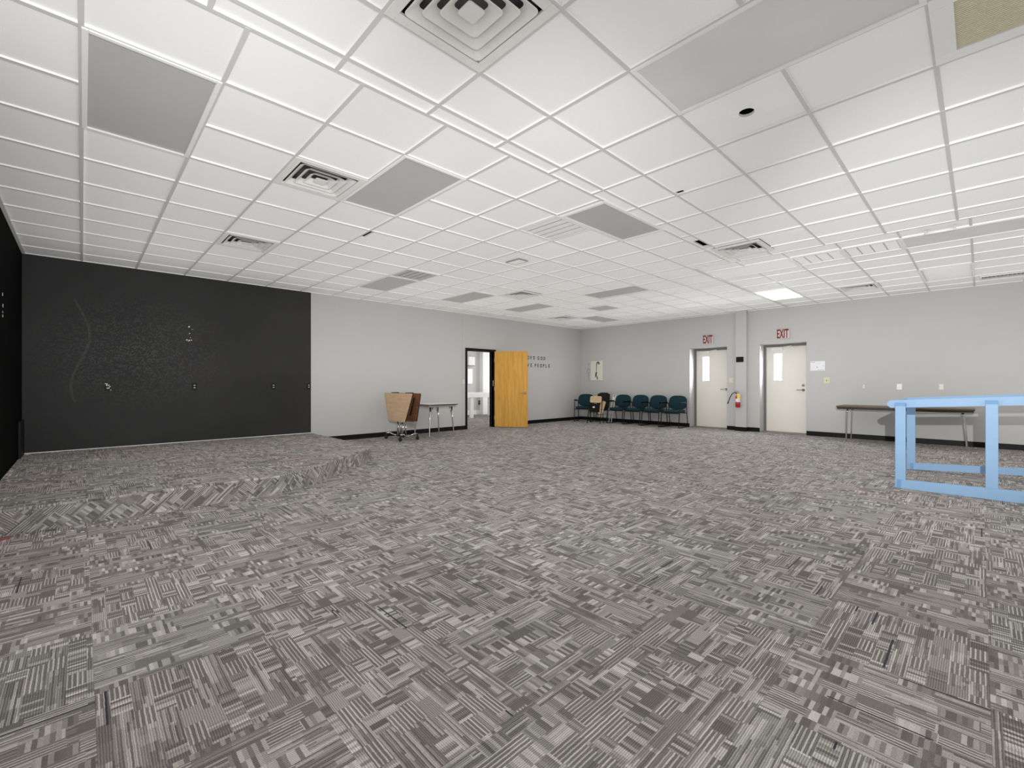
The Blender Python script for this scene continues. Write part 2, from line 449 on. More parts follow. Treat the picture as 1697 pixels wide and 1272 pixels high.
# front wall behind the camera
WIN = ()
w = MB(); xprev = XL - 0.2
for a, b_, z0, z1 in WIN:
    w.box((xprev, YF - 0.2, 0), (a, YF, TOP)).box((a, YF - 0.2, 0), (b_, YF, z0)).box((a, YF - 0.2, z1), (b_, YF, TOP)); xprev = b_
w.box((xprev, YF - 0.2, 0), (XO, YF, TOP))
struct(w.build('wall_front', M['wall']))
for k, (a, b_, z0, z1) in enumerate(WIN):
    f = MB()
    f.box((a, YF - 0.12, z0), (a + 0.06, YF - 0.04, z1)).box((b_ - 0.06, YF - 0.12, z0), (b_, YF - 0.04, z1))
    f.box((a + 0.06, YF - 0.12, z0), (b_ - 0.06, YF - 0.04, z0 + 0.06)).box((a + 0.06, YF - 0.12, z1 - 0.06), (b_ - 0.06, YF - 0.04, z1))
    f.box((a + 0.06, YF - 0.12, 1.0), (b_ - 0.06, YF - 0.04, 1.05))
    wo = struct(f.build('window_%d' % (k + 1), M['frame']))
    MB().box((a + 0.06, YF - 0.085, z0 + 0.06), (b_ - 0.06, YF - 0.079, z1 - 0.06)).build('pane', M['glass'], wo)

# column between the exit doors
col = struct(MB().box((XE - 0.12, 3.958, 0), (XE, 4.21, CZ + 0.02)).build('wall_column', M['wall']))
# baseboards
BH = 0.1
def bb(name, lo, hi):
    return struct(MB().box(lo, hi, 0.003, 1).build(name, M['base']))
bb('baseboard_back', (3.25, YB - 0.012, 0), (7.07, YB, BH))
bb('baseboard_back', (8.10, YB - 0.012, 0), (XE - 0.012, YB, BH))
bb('baseboard_right', (XE - 0.012, D1[1], 0), (XE, YB, BH))
bb('baseboard_right', (XE - 0.012, 4.222, 0), (XE, D1[0], BH))
bb('baseboard_right', (XE - 0.012, D2[1], 0), (XE, 3.946, BH))
bb('baseboard_right', (XE - 0.012, YF, 0), (XE, D2[0], BH))
struct(MB().box((XE - 0.132, 3.946, 0), (XE - 0.12, 4.222, BH)).box((XE - 0.12, 3.946, 0), (XE, 3.958, BH)).box((XE - 0.12, 4.21, 0), (XE, 4.222, BH)).build('baseboard_column', M['base']))

# ------------------------------------------------------------------ stage
SH = 0.197
XL_, YB_ = XL + .004, YB - .005
poly = [(XL_, 5.17), (1.50, 5.10), (1.98, 5.36), (3.16, 6.38), (3.25, 6.62), (3.25, YB_), (XL_, YB_)]
st = thing('stage_platform', 'low carpeted stage platform filling the corner in front of the black wall', 'stage', (0, 0, 0))
MB().prism(poly, SH - 0.02, SH, bev=0.006).build('deck', M['carpet'], st)
r = MB()
for (x0, y0), (x1, y1) in zip(poly[:5], poly[1:6]):
    r.poly([(x0, y0 + 0.004, 0), (x1, y1 + 0.004, 0), (x1, y1 + 0.004, SH - 0.019), (x0, y0 + 0.004, SH - 0.019)])
r.poly([(XL_, YB_, 0), (XL_, 5.174, 0), (XL_, 5.174, SH - 0.019), (XL_, YB_, SH - 0.019)])
r.poly([(3.25, YB_, 0), (XL_, YB_, 0), (XL_, YB_, SH - 0.019), (3.25, YB_, SH - 0.019)])
r.build('riser', M['riser'], st)
struct(MB().box((XL, YB - 0.004, SH), (3.245, YB, SH + 0.012)).build('trim_1', M['chip']))

# ------------------------------------------------------------------ ceiling
def frange(a, b, st):
    out = []; k = 0
    while a + k * st < b - 1e-6: out.append(a + k * st); k += 1
    return out
FIX = {}   # name -> rect
def fx(n, x0, x1, y0, y1): FIX[n] = (x0, x1, y0, y1); return FIX[n]
ax = lambda i: i * T - 0.005
ay = lambda j: 3.73 + j * T
bx = lambda i: 1.658 + i * T
by = lambda j: 2.0 - j * T
fx('L1', ax(0), ax(1), ay(-1), ay(1)); fx('L2', ax(3), ax(4), ay(-1), ay(1))
fx('L3', ax(6), ax(7), ay(5), ay(7)); fx('G3', ax(6), ax(7), ay(4), ay(5))
fx('L4', ax(9), ax(10), ay(5), ay(7)); fx('L5', ax(12), ax(13), ay(5), ay(7))
fx('L6', ax(16), ax(18), 6.97, 7.58); fx('L7', 8.60, 9.21, 5.87, 6.48)
fx('L8', ax(12) - .06, ax(13) - .06, ay(1), ay(3)); fx('L9', ax(6) + .05, ax(8) + .03, 2.54, ay(-1))
fx('G1', ax(6), ax(7), ay(-1), ay(0))
fx('V1', ax(2), ax(3), ay(0), ay(1)); fx('V2', ax(2), ax(3), ay(4), ay(5))
fx('V5', ax(10), ax(11), 6.09, 6.70); fx('V6', ax(15) + .03, ax(16) + .03, 7.59, 8.20)
fx('L10', bx(1), bx(2), by(3), by(1)); fx('V0', bx(-1), bx(0), by(1), by(0))
fx('G2', bx(2) - .01, bx(3) - .01, by(4), by(3))
fx('V3', 6.08, 6.69, 1.90, 2.49)
fx('S1', 7.29, 7.90, 1.895, 3.075); fx('C1', 7.30, 7.90, 1.29, 1.895); fx('C2', 7.29, 7.90, .69, 1.29)
fx('R1', 7.29, 7.90, -.54, .69); fx('P1', 9.51, 10.73, 2.49, 3.09)
fx('V4', 10.15, 10.76, 1.26, 1.86); fx('SG', 9.55, 10.79, .06, .68); fx('G4', 10.88, 11.24, -1.24, .0)
cuts = [  # dark gaps where a tile has slipped
    (2.445, 2.515, 4.93, 5.28), (4.04, 4.13, 1.92, 2.0), (5.60, 5.92, 2.42, 2.53), (7.03, 7.10, 3.75, 3.79)]
HOLE = (3.20, 1.078, 0.052)

def sub(rects, h):
    out = []
    for (x0, x1, y0, y1) in rects:
        hx0, hx1, hy0, hy1 = max(x0, h[0]), min(x1, h[1]), max(y0, h[2]), min(y1, h[3])
        if hx0 >= hx1 - 1e-6 or hy0 >= hy1 - 1e-6: out.append((x0, x1, y0, y1)); continue
        if hx0 > x0: out.append((x0, hx0, y0, y1))
        if hx1 < x1: out.append((hx1, x1, y0, y1))
        if hy0 > y0: out.append((hx0, hx1, y0, hy0))
        if hy1 < y1: out.append((hx0, hx1, hy1, y1))
    return [q for q in out if q[1] - q[0] > 0.012 and q[3] - q[2] > 0.012]

def isub(segs, a, b):
    out = []
    for s, e in segs:
        if b <= s or a >= e: out.append((s, e)); continue
        if a > s: out.append((s, a))
        if b < e: out.append((b, e))
    return [q for q in out if q[1] - q[0] > 0.01]

XC = 6.93
cxl = [6.93, 7.29, 7.90, 8.28, 8.89, 9.51, 10.12, 10.76, 11.36, XE]
cyl = [YF] + sorted([3.09 - k * 0.6035 for k in range(0, 26) if 3.09 - k * 0.6035 > YF + .1])
bxl = sorted([XL] + [bx(k) for k in range(-3, 9) if XL + .05 < bx(k) < XC - .1] + [XC])
zones = [
    (sorted([XL] + [ax(k) for k in range(0, 20) if ax(k) < XE - .1] + [XE]), [2.555] + [ay(k) for k in range(-1, 9) if ay(k) < YB - .1] + [YB], 'A'),
    (bxl, [2.415, 2.555], 'band'),
    (bxl, sorted([YF] + [by(k) for k in range(0, 24) if by(k) > YF + .1] + [2.415]), 'B'),
    (cxl, cyl, 'C')]
# zone A yields to zone C over the strip by the exit wall
tiles = MB(); grid = MB()
ZF = CZ + 0.015
def add_tile(q):
    x0, x1, y0, y1 = q
    dz = [random.uniform(-0.0025, 0.0015) for _ in range(4)] if (x1 - x0) > .3 and (y1 - y0) > .3 else [0] * 4
    c = [(x0, y0), (x1, y0), (x1, y1), (x0, y1)]
    lo = [tiles.bm.verts.new((x, y, ZF + d)) for (x, y), d in zip(c, dz)]
    hi = [tiles.bm.verts.new((x, y, ZF + 0.018)) for x, y in c]
    tiles.bm.faces.new(lo[::-1]); tiles.bm.faces.new(hi)
    for k in range(4): tiles.bm.faces.new((lo[k], lo[(k + 1) % 4], hi[(k + 1) % 4], hi[k]))
for xs, ys, zn in zones:
    for x0, x1 in zip(xs, xs[1:]):
        for y0, y1 in zip(ys, ys[1:]):
            rects = [(x0, x1, y0, y1)]
            if zn == 'A': rects = sub(rects, (XC, XE, 2.0, 3.09))
            for h in list(FIX.values()) + cuts: rects = sub(rects, h)
            hq = (HOLE[0] - .09, HOLE[0] + .09, HOLE[1] - .09, HOLE[1] + .09)
            rects = sub(rects, hq)
            for q in rects: add_tile(q)
    bw, bz0, bz1 = 0.024, CZ, CZ + 0.018
    ylo, yhi = ys[0], ys[-1]
    for x in xs[1:-1]:
        segs = [(ylo, yhi)]
        if zn == 'A' and x > XC: segs = isub(segs, 2.0, 3.09)
        for (a, b_, c_, d_) in FIX.values():
            if a + .02 < x < b_ - .02: segs = isub(segs, c_, d_)
        for s, e in segs: grid.box((x - bw / 2, s, bz0), (x + bw / 2, e, bz1), mi=0)
    yy = ys if zn in ('band',) else ys[1:-1]
    for y in yy:
        segs = [(xs[0], xs[-1])]
        if zn == 'A' and y < 3.05: segs = isub(segs, XC, XE)
        for (a, b_, c_, d_) in FIX.values():
            if c_ + .02 < y < d_ - .02: segs = isub(segs, a, b_)
        for s, e in segs: grid.box((s, y - bw / 2, bz0 + .001), (e, y + bw / 2, bz1 - .001), mi=1)
grid.box((XC - .012, YF, CZ), (XC + .012, 3.09, CZ + .01), mi=1)
grid.box((XC, 3.078, CZ + .001), (XE, 3.102, CZ + .009), mi=1)
for f_ in grid.bm.faces: f_.material_index = 0 if f_.normal.z < -.5 else 1  # grey undersides, white sides: shade and flash light painted on by face direction
# tile with the round cut-out
hx, hy, hr = HOLE
N = 24; sq = []; ci = []
for k in range(N):
    a = 2 * PI * k / N
    c, s = math.cos(a), math.sin(a); mxx = max(abs(c), abs(s))
    sq.append((hx + .09 * c / mxx, hy + .09 * s / mxx)); ci.append((hx + hr * c, hy + hr * s * 0.92))
for k in range(N):
    k2 = (k + 1) % N
    tiles.poly([(*sq[k2], ZF), (*sq[k], ZF), (*ci[k], ZF), (*ci[k2], ZF)])
    tiles.poly([(*ci[k2], ZF), (*ci[k], ZF), (*ci[k], ZF + .018), (*ci[k2], ZF + .018)])
ce = struct(tiles.build('ceiling', M['tile']))
grid.build('ceiling_grid', [M['maintee'], M['crosstee']], ce)
MB().box((XL - .2, YF - .2, TOP), (XO, YB + .15, TOP + .1)).build('deck', M['dark'], ce)
# wall angle round the perimeter
for nm, lo, hi in (('trim_2', (XL, 3.6, CZ - .004), (XL + .03, YB, CZ + .012)),
                   ('trim_3', (XL + .03, YB - .02, CZ - .001), (XE, YB, CZ + .012)),
                   ('trim_4', (XE - .02, YF, CZ - .001), (XE, YB - .02, CZ + .012))):
    struct(MB().box(lo, hi).build(nm, M['crosstee'] if nm != 'trim_2' else M['maintee']))

# ---- fixtures
def light(key, label, dm='diff', rim=0.028, group=None, lens=None):
    x0, x1, y0, y1 = FIX[key]
    cx_, cy_ = (x0 + x1) / 2, (y0 + y1) / 2; hw, hh = (x1 - x0) / 2, (y1 - y0) / 2
    t = thing('ceiling_light', label, 'ceiling light', (cx_, cy_, CZ), 0, group)
    f = MB()
    z0, z1 = -0.006, 0.03
    f.box((-hw, -hh, z0), (-hw + rim, hh, z1), .003, 1).box((hw - rim, -hh, z0), (hw, hh, z1), .003, 1)
    f.box((-hw + rim, -hh, z0), (hw - rim, -hh + rim, z1), .003, 1).box((-hw + rim, hh - rim, z0), (hw - rim, hh, z1), .003, 1)
    f.build('frame', M['rim'], t)
    d = MB()
    if lens == 'sag':
        b = bmesh.new(); n = 10
        gv = [[b.verts.new((-hw + rim + (2 * hw - 2 * rim) * i / n, -hh + rim + (2 * hh - 2 * rim) * j / n,
               0.012 - 0.05 * math.sin(PI * i / n) * math.sin(PI * min(1, j / n * .9 + .1)))) for j in range(n + 1)] for i in range(n + 1)]
        for i in range(n):
            for j in range(n): b.faces.new((gv[i][j], gv[i][j + 1], gv[i + 1][j + 1], gv[i + 1][j])).smooth = True
        d._merge(b)
        bmesh.ops.solidify(d.bm, geom=d.bm.faces[:], thickness=0.003)
    else:
        d.box((-hw + rim, -hh + rim, 0.004), (hw - rim, hh - rim, 0.010))
    d.build('diffuser', M[dm], t)
    MB().box((-hw, -hh, z1), (hw, hh, z1 + .08)).build('housing', M['rim'], t)
    return t
GL = 'recessed fluorescent ceiling lights'
light('L1', 'large unlit grey ceiling light at the upper left, nearest the black left wall', group=GL)
light('L2', 'unlit grey ceiling light right beside the dirty square vent nearest the camera', group=GL)
light('L3', 'unlit grey ceiling light above the pale wall with a striped grey panel at its end', group=GL)
light('L4', 'unlit grey ceiling light midway along the row over the open wooden door side', group=GL)
light('L5', 'unlit grey ceiling light just past the small dark square vent, third from the far corner', group=GL)
light('L6', 'small farthest unlit ceiling light by the far corner above the teal chairs', group=GL)
light('L7', 'square unlit grey ceiling light in the bright far patch, short of the corner', group=GL)
light('L8', 'long unlit grey ceiling light in mid room over the chair row', group=GL)
light('L9', 'unlit grey ceiling light at the end of the narrow ceiling band, mid room', group=GL, rim=0.04)
light('L10', 'big pale unlit ceiling light at the top right beside the round black hole', 'diffmid', group=GL)
light('S1', 'bright white ceiling light panel in front of the exit doors, next to the cell panels', 'diffwhite', group=GL)  # paler diffuser colour stands in for bright light grazing this cover
light('R1', 'long grey ceiling light at the right edge above the blue frame', 'diffmid', group=GL)
light('P1', 'only glowing ceiling light, white panel close to the exit wall', 'lit', group=GL)
light('SG', 'ceiling light with a sagging white cover by the exit wall at right', 'diffwhite', group=GL, lens='sag')

def cells(key, label):
    x0, x1, y0, y1 = FIX[key]
    cx_, cy_ = (x0 + x1) / 2, (y0 + y1) / 2; hw, hh = (x1 - x0) / 2, (y1 - y0) / 2
    t = thing('ceiling_light', label, 'ceiling light', (cx_, cy_, CZ), 0, 'four-cell ceiling lights')
    f = MB().box((-hw, -hh, -.004), (-hw + .05, hh, .03)).box((hw - .05, -hh, -.004), (hw, hh, .03))
    f.box((-hw + .05, -hh, -.004), (hw - .05, -hh + .03, .03)).box((-hw + .05, hh - .03, -.004), (hw - .05, hh, .03))
    f.build('frame', M['rim'], t)
    L = 2 * hh - .06
    for q in range(4):
        ya = -hh + .03 + L * q / 4
        MB().box((-hw + .05, ya + .008, .004), (hw - .05, ya + L / 4 - .008, .010)).build('cell', M['diffwhite'], t)
    MB().box((-hw + .05, -hh + .03, .014), (hw - .05, hh - .03, .1)).build('housing', M['maintee'], t)
cells('C1', 'fainter four-cell ceiling light, left of the pair beside the white panel')
cells('C2', 'clearer four-cell ceiling light, right of the pair beside the long grey light')

def vent(key, label):
    x0, x1, y0, y1 = FIX[key]
    t = thing('ceiling_vent', label, 'air vent', ((x0 + x1) / 2, (y0 + y1) / 2, CZ), 0, 'square ceiling air vents')
    h = (x1 - x0) / 2 - .004; hy_ = (y1 - y0) / 2 - .004
    f = MB()
    fl_ = 0.055
    f.box((-h, -hy_, -.006), (-h + fl_, hy_, .012), .003, 1).box((h - fl_, -hy_, -.006), (h, hy_, .012), .003, 1)
    f.box((-h + fl_, -hy_, -.006), (h - fl_, -hy_ + fl_, .012), .003, 1).box((-h + fl_, hy_ - fl_, -.006), (h - fl_, hy_, .012), .003, 1)
    f.build('frame', M['vent'], t)
    for ro in (.236, .176, .116):
        b = bmesh.new()
        out = [rrect(2 * ro, 2 * ro, .03, 4), rrect(2 * ro - .012, 2 * ro - .012, .028, 4), rrect(2 * ro - .105, 2 * ro - .105, .02, 4), rrect(2 * ro - .099, 2 * ro - .099, .02, 4)]
        zz = (-.008, -.008, .030, .033)
        rg = [[b.verts.new((x, y, z)) for x, y in p] for p, z in zip(out, zz)]
        n = len(rg[0])
        for A, B2 in zip(rg, rg[1:] + rg[:1]):
            for k in range(n): b.faces.new((A[k], A[(k + 1) % n], B2[(k + 1) % n], B2[k]))
        bmesh.ops.recalc_face_normals(b, faces=b.faces[:])
        mb = MB(); mb._merge(b); mb.build('louver', M['vent'], t)
    MB().prism(rrect(.10, .10, .015), -.008, -.002).build('centre_plate', M['vent'], t)
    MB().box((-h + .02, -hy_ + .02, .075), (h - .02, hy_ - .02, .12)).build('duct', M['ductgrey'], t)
    return t
vent('V1', 'large dirty square air vent at left beside the second grey light')
vent('V2', 'dirty square air vent nearest the black wall')
vent('V3', 'bright-edged square air vent on the right, in front of the exit doors')
vent('V4', 'square air vent right beside the exit wall at right')
vent('V5', 'small dark square air vent in the middle of the far ceiling')
vent('V6', 'farthest small dark air vent, by the far left corner')
vent('V0', 'square air vent overhead at the top edge of the picture, nearest the camera')

def grille(key, label, cat, n, along='x', m='vent', frame=.03, back='dark', group=None, name='ceiling_grille'):
    x0, x1, y0, y1 = FIX[key]
    t = thing(name, label, cat, ((x0 + x1) / 2, (y0 + y1) / 2, CZ), 0, group)
    hw, hh = (x1 - x0) / 2, (y1 - y0) / 2
    f = MB().box((-hw, -hh, -.005), (-hw + frame, hh, .014), .002, 1).box((hw - frame, -hh, -.005), (hw, hh, .014), .002, 1)
    f.box((-hw + frame, -hh, -.005), (hw - frame, -hh + frame, .014), .002, 1).box((-hw + frame, hh - frame, -.005), (hw - frame, hh, .014), .002, 1)
    f.build('frame', M['rim'], t)
    s = MB()
    if along in ('x', 'both'):
        L = 2 * hh - 2 * frame
        for k in range(n):
            y = -hh + frame + L * (k + .5) / n
            s.beam((-hw + frame, y, .006), (hw - frame, y, .006), L / n * (.74 if along == 'x' else .12), (.003 if along == 'x' else .0006), up=(0, .08, 1))
    if along in ('y', 'both'):
        L = 2 * hw - 2 * frame; n2 = n if along == 'y' else max(2, int(n * hw / hh))
        for k in range(n2):
            x = -hw + frame + L * (k + .5) / n2
            s.beam((x, -hh + frame, .006), (x, hh - frame, .006), L / n2 * (.74 if along == 'y' else .12), (.003 if along == 'y' else .0006), up=(.08, 0, 1))
    s.build('louver', M[m], t)
    MB().box((-hw + .01, -hh + .01, .03), (hw - .01, hh - .01, .08)).build('duct', M[back], t)
grille('G1', 'faint white louvred square grille beside the mid-room grey light', 'grille', 5, 'y', 'rim', back='diffmid')
grille('G3', 'grey striped square grille at the end of the left row ceiling light', 'grille', 5, 'y', 'diff', back='greyink')
grille('G2', 'return air grille with beige pleats at the top right edge of the picture', 'grille', 26, 'y', 'filter', frame=.085)
grille('G4', 'dark egg-crate grille at the right edge along the exit wall', 'grille', 26, 'both', 'vent', frame=.02)

t = thing('ceiling_patch', 'small rectangular cover plate on a mid-room ceiling tile', 'cover plate', (4.62, 4.72, CZ))
MB().box((-.075, -.12, -.004), (.075, .12, .0075)).build('plate', M['crosstee'], t)
MB().box((-.095, -.14, -.001), (.095, .14, .0078)).build('rim', M['greyink'], t)
t = thing('ceiling_conduit', 'short bright conduit tube on the ceiling beside the long grey light', 'conduit', (7.16, .32, CZ))
MB().tube([(0, -.13, -.03), (0, .13, -.03)], .012).build('tube', M['white'], t)
for y in (-.12, .12): MB().box((-.014, y - .012, -.03), (.014, y + .012, .006)).build('clamp', M['steel'], t)

# ------------------------------------------------------------------ doors
# doorway to the next room, black steel frame, wooden leaf standing open
f = MB()
f.box((7.065, YB - .02, 0), (7.12, YB + .17, 2.085)).box((8.03, YB - .02, 0), (8.10, YB + .17, 2.085)).box((7.12, YB - .02, 2.03), (8.03, YB + .17, 2.085))
f.box((7.12, YB + .06, 0), (7.135, YB + .10, 2.03)).box((8.015, YB + .06, 0), (8.03, YB + .10, 2.03)).box((7.135, YB + .06, 2.015), (8.015, YB + .10, 2.03))
tr = struct(f.build('trim_5', M['base']))
MB().box((8.024, YB + .0, 1.10), (8.0301, YB + .03, 1.26)).build('strike_plate', M['steel'], tr)
ang = math.atan2(-.73, .50)
leaf = bpy.data.objects.new('door_3', None); C.objects.link(leaf); struct(leaf, 'honey coloured wooden door standing open into the room')
leaf.location = (8.045, YB - .03, 0); leaf.rotation_euler = (0, 0, ang)
MB().box((0.0, -.022, .012), (.90, .022, 2.035), .002, 1).build('panel', M['maple'], leaf)
def lever(parent, x, z, side, m='steel', length=.11):
    h = MB().lathe([(.030, 0), (.030, .008), (.012, .012), (.012, .045)], (x, side * .022, z), 16, mx=Matrix.Rotation(side * -PI / 2, 4, 'X'))
    h.tube([(x, side * .062, z), (x - .02, side * .066, z), (x - length, side * .066, z - .006)], [.011, .010, .008], 10)
    return h.build('handle', M[m], parent)
lever(leaf, .835, .92, -1, 'chrome'); lever(leaf, .835, .92, 1, 'chrome')
for z in (.25, 1.03, 1.80):
    MB().tube([(-.006, -.024, z - .05), (-.006, -.024, z + .05)], .007, 8).build('hinge', M['steel'], leaf)
MB().box((.80, -.0225, 1.02), (.83, -.0219, 1.05)).build('sticker', M['orange'], leaf)

def exit_door(n, D, ykn):
    y0, y1 = D
    xd = XE + .315
    f = MB()     # frame in the depth of the wall
    f.box((xd - .03, y1 - .05, 0), (XO + .005, y1, DH - .0)).box((xd - .03, y0, 0), (XO + .005, y0 + .05, DH)).box((xd - .03, y0 + .05, DH - .06), (XO + .005, y1 - .05, DH))
    o = struct(f.build('door_%d' % n, M['frame']))
    ya, yb_, zt = y0 + .052, y1 - .052, DH - .062
    l0, l1, lz0, lz1 = yb_ - .335, yb_ - .175, 1.255, 1.885        # vision lite
    d = MB()
    xa, xb = xd, xd + .044
    d.box((xa, ya, .015), (xb, l0, zt)).box((xa, l1, .015), (xb, yb_, zt)).box((xa, l0, .015), (xb, l1, lz0)).box((xa, l0, lz1), (xb, l1, zt))
    p = d.build('leaf', M['cream'], o)
    q = MB()
    for a, b_, c_, e in ((l0 - .02, l0, lz0 - .02, lz1 + .02), (l1, l1 + .02, lz0 - .02, lz1 + .02), (l0, l1, lz0 - .02, lz0), (l0, l1, lz1, lz1 + .02)):
        q.box((xa - .006, a, c_), (xa, b_, e))
    q.build('lite_frame', M['cream'], p)
    MB().box((xa + .018, l0, lz0), (xa + .024, l1, lz1)).build('pane', M['glass'], p)
    c = MB().box((xa - .055, l0 - .03, zt - .075), (xa - .001, l1 + .06, zt - .02), .006, 2)
    c.beam((xa - .03, l0 + .03, zt - .02), (xa - .05, l0 - .22, zt + .012), .022, .010)
    c.build('door_closer', M['white'], o)
    h = MB()
    h.lathe([(.032, 0), (.032, .008), (.012, .012), (.012, .05)], (xa, ykn, 1.02), 16, mx=Matrix.Rotation(-PI / 2, 4, 'Y'))
    h.tube([(xa - .055, ykn, 1.02), (xa - .058, ykn + .02, 1.02), (xa - .058, ykn + .12, 1.02)], .010, 10)
    h.build('handle', M['steel'], p)
    if n == 2:
        MB().lathe([(.028, 0), (.028, .012), (.016, .018)], (xa, ykn, 1.13), 16, mx=Matrix.Rotation(-PI / 2, 4, 'Y')).build('deadbolt', M['steel'], p)
    MB().box((XE + .02, y0 + .005, 0), (XO, y1 - .005, .014)).build('threshold', M['brass'], o)
    return o
exit_door(1, D1, 4.60); exit_door(2, D2, 2.86)

# exit signs
def exit_sign(y, z, label):
    t = thing('exit_sign', label, 'exit sign', (XE, y, z), 0, 'red exit signs')
    mx = RW.copy()
    MB().box((-.140, -.104, .001), (.140, .104, .030), .004, 2, mx=mx).build('sign_face', M['exitface'], t)
    text_mesh('lettering', 'EXIT', .285, .003, M['exitred'], t, Matrix.Translation((-.032, 0, 0)) @ RW, .006, .42)
exit_sign(4.935, 2.318, 'red-lettered exit sign over the farther cream exit door')
exit_sign(3.195, 2.325, 'red-lettered exit sign over the nearer cream exit door')

# ------------------------------------------------------------------ wall plates
def outlet(name, mx, m, label, cat, group=None, kind='duplex', w=.072, h=.116):
    t = thing(name, label, cat, (0, 0, 0), 0, group)
    t.matrix_world = mx
    MB().prism(rrect(w, h, .006), 0.0, .006, bev=.002).build('plate', M[m], t)
    if kind == 'duplex':
        for s in (-1, 1):
            MB().prism(rrect(.034, .028, .010, cy=s * .020), .006, .008).build('socket', M['blackplastic'] if m == 'blackplastic' else M['white'], t)
            sl = MB()
            sw_ = .004 if m == 'blackplastic' else .0015
            for dx in (-.007, .007): sl.box((dx - sw_, s * .020 - .008, .008), (dx + sw_, s * .020 + .008, .0086))
            sl.build('slot', M['chip'] if m == 'blackplastic' else M['dark'], t)
    else:
        MB().box((-.005, -.012, .006), (.005, .012, .018), .002, 1).build('toggle', M['white'] if kind == 'switch' else M['dark'], t)
    return t
GB = 'black outlets on the black wall'
for x, lb in ((.276, 'leftmost black outlet on the black wall, its paint chipped white'), (1.355, 'black outlet on the black wall below the chipped patch, second from left'),
              (2.569, 'clean black outlet on the black wall, third from left'), (3.203, 'black outlet at the very edge of the black wall beside pale wall')):
    outlet('wall_outlet', on_back(x, 1.117), 'blackplastic', lb, 'outlet', GB)
outlet('light_switch', on_back(7.01, 1.22), 'ivory', 'ivory switch plate left of the black doorway frame', 'switch', None, 'switch')
outlet('light_switch', on_exit(4.351, 1.252), 'ivory', 'ivory double switch plate between the far exit door and the column', 'switch', None, 'switch', w=.11)
outlet('light_switch', on_exit(2.34, 1.238), 'ivory', 'ivory switch plate with dark toggle below the posted notice', 'switch', None, 'dark', w=.105, h=.14)
outlet('wall_outlet', on_exit(1.69, 1.108), 'wall', 'outlet painted wall grey above the left end of the folding table', 'outlet', 'outlets along the exit wall')
outlet('wall_plate', on_exit(1.122, 1.104), 'white', 'white wall plate above the corner of the blue frame', 'wall plate', 'outlets along the exit wall', 'switch', w=.080)
outlet('wall_outlet', on_exit(.514, 1.102), 'ivory', 'ivory outlet above the blue frame, right of the white one', 'outlet', 'outlets along the exit wall')

# chipped patch on black wall + chips on left wall
def chips(pts, mx, parent, name='paint_chip'):
    mb = MB()
    for x, y, r in pts:
        n = 9
        mb.prism([(x + r * random.uniform(.55, 1.1) * math.cos(2 * PI * k / n), y + r * random.uniform(.5, 1.0) * math.sin(2 * PI * k / n)) for k in range(n)], 0, .002, mx=mx)
    return mb.build(name, M['chip'], parent)
pc = chips([(1.282, 2.11, .016), (1.288, 2.0, .009), (1.25, 1.89, .014), (1.285, 1.885, .013), (1.312, 1.89, .010), (1.27, 1.87, .008), (1.30, 1.93, .007), (1.322, 2.07, .006),
            (.247, 1.165, .009), (.265, 1.16, .012), (.30, 1.12, .010), (.285, 1.10, .012), (.31, 1.07, .008), (.262, 1.14, .009), (.293, 1.145, .008)], on_back(0, 0, YB - .0061), wb)
LW = Matrix(((0, 0, 1, 0), (1, 0, 0, 0), (0, 1, 0, 0), (0, 0, 0, 1)))
chips([(7.03, 2.09, .022), (7.06, 1.98, .022), (7.04, 1.91, .012), (7.04, 1.87, .018)], Matrix.Translation((XL, 0, 0)) @ LW, wl)
for o in (pc,): o['kind'] = 'stuff'
t = thing('access_panel', 'thin black panel standing in the corner of the two black walls', 'panel', (XL, 8.72, SH))
MB().box((.001, -.16, .0), (.028, .30, .48), .004, 1).build('board', M['base'], t)

# ------------------------------------------------------------------ lettering on the back wall
def letters(s, xs, z, h, label):
    t = thing('wall_lettering', label, 'wall lettering', (0, YB, z))
    for ch, x in zip(s, xs):
        text_mesh('letter', ch, h * 1.38, .0015, M['ink'], t, Matrix.Translation((x, -.002, 0)) @ BW, .0035, .78)
def wx(u):
    f_, al = 743.2, .80684
    tt = (u - 848.5) / f_; d = YB / (math.sin(al) - tt * math.cos(al)); return d * (math.cos(al) + tt * math.sin(al))
letters('OVE·GOD', [wx(u) for u in (875.4, 879.8, 884.9, 888.6, 892.2, 897.4, 902.1)], 1.925, .100, 'dark letters OVE GOD on the grey wall beside the open wooden door')
letters('VE PEOPLE'.replace(' ', ''), [wx(u) for u in (875.2, 880.3, 887.2, 891.6, 896.4, 900.8, 905.0, 909.8)], 1.703, .104, 'dark letters VE PEOPLE, lower line on the grey wall beside the wooden door')

# ------------------------------------------------------------------ exit wall: poster, notice, plate, extinguisher
t = thing('wall_poster', 'cream wall board with a dark hanging shape above the corner chairs', 'poster', (XE, 8.52, 1.585))
MB().box((-.30, -.31, 0), (.29, .31, .018), .002, 1, mx=RW).build('board', M['panel'], t)
MB().box((-.30, -.31, .018), (-.165, .31, .0195), mx=RW).build('side_strip', M['wall'], t)
MB_ = lambda o, nm, m: (bmesh.ops.transform(o.bm, matrix=RW, verts=o.bm.verts[:]), o.build(nm, M[m], t))
MB_(MB().tube([(-.235 + .05 * math.cos(2 * PI * k / 20), .0 + .075 * math.sin(2 * PI * k / 20), .022) for k in range(20)], .010, 6, closed=True), 'printed_ring', 'greyink')
for lo, hi in (((-.28, .18, .0195), (-.20, .20, .023)), ((-.27, .22, .0195), (-.20, .235, .023)), ((-.245, -.29, .0195), (-.225, -.12, .023)), ((-.265, -.14, .0195), (-.215, -.12, .023))):
    MB_(MB().box(lo, hi), 'printed_bar', 'greyink')
h_ = MB()
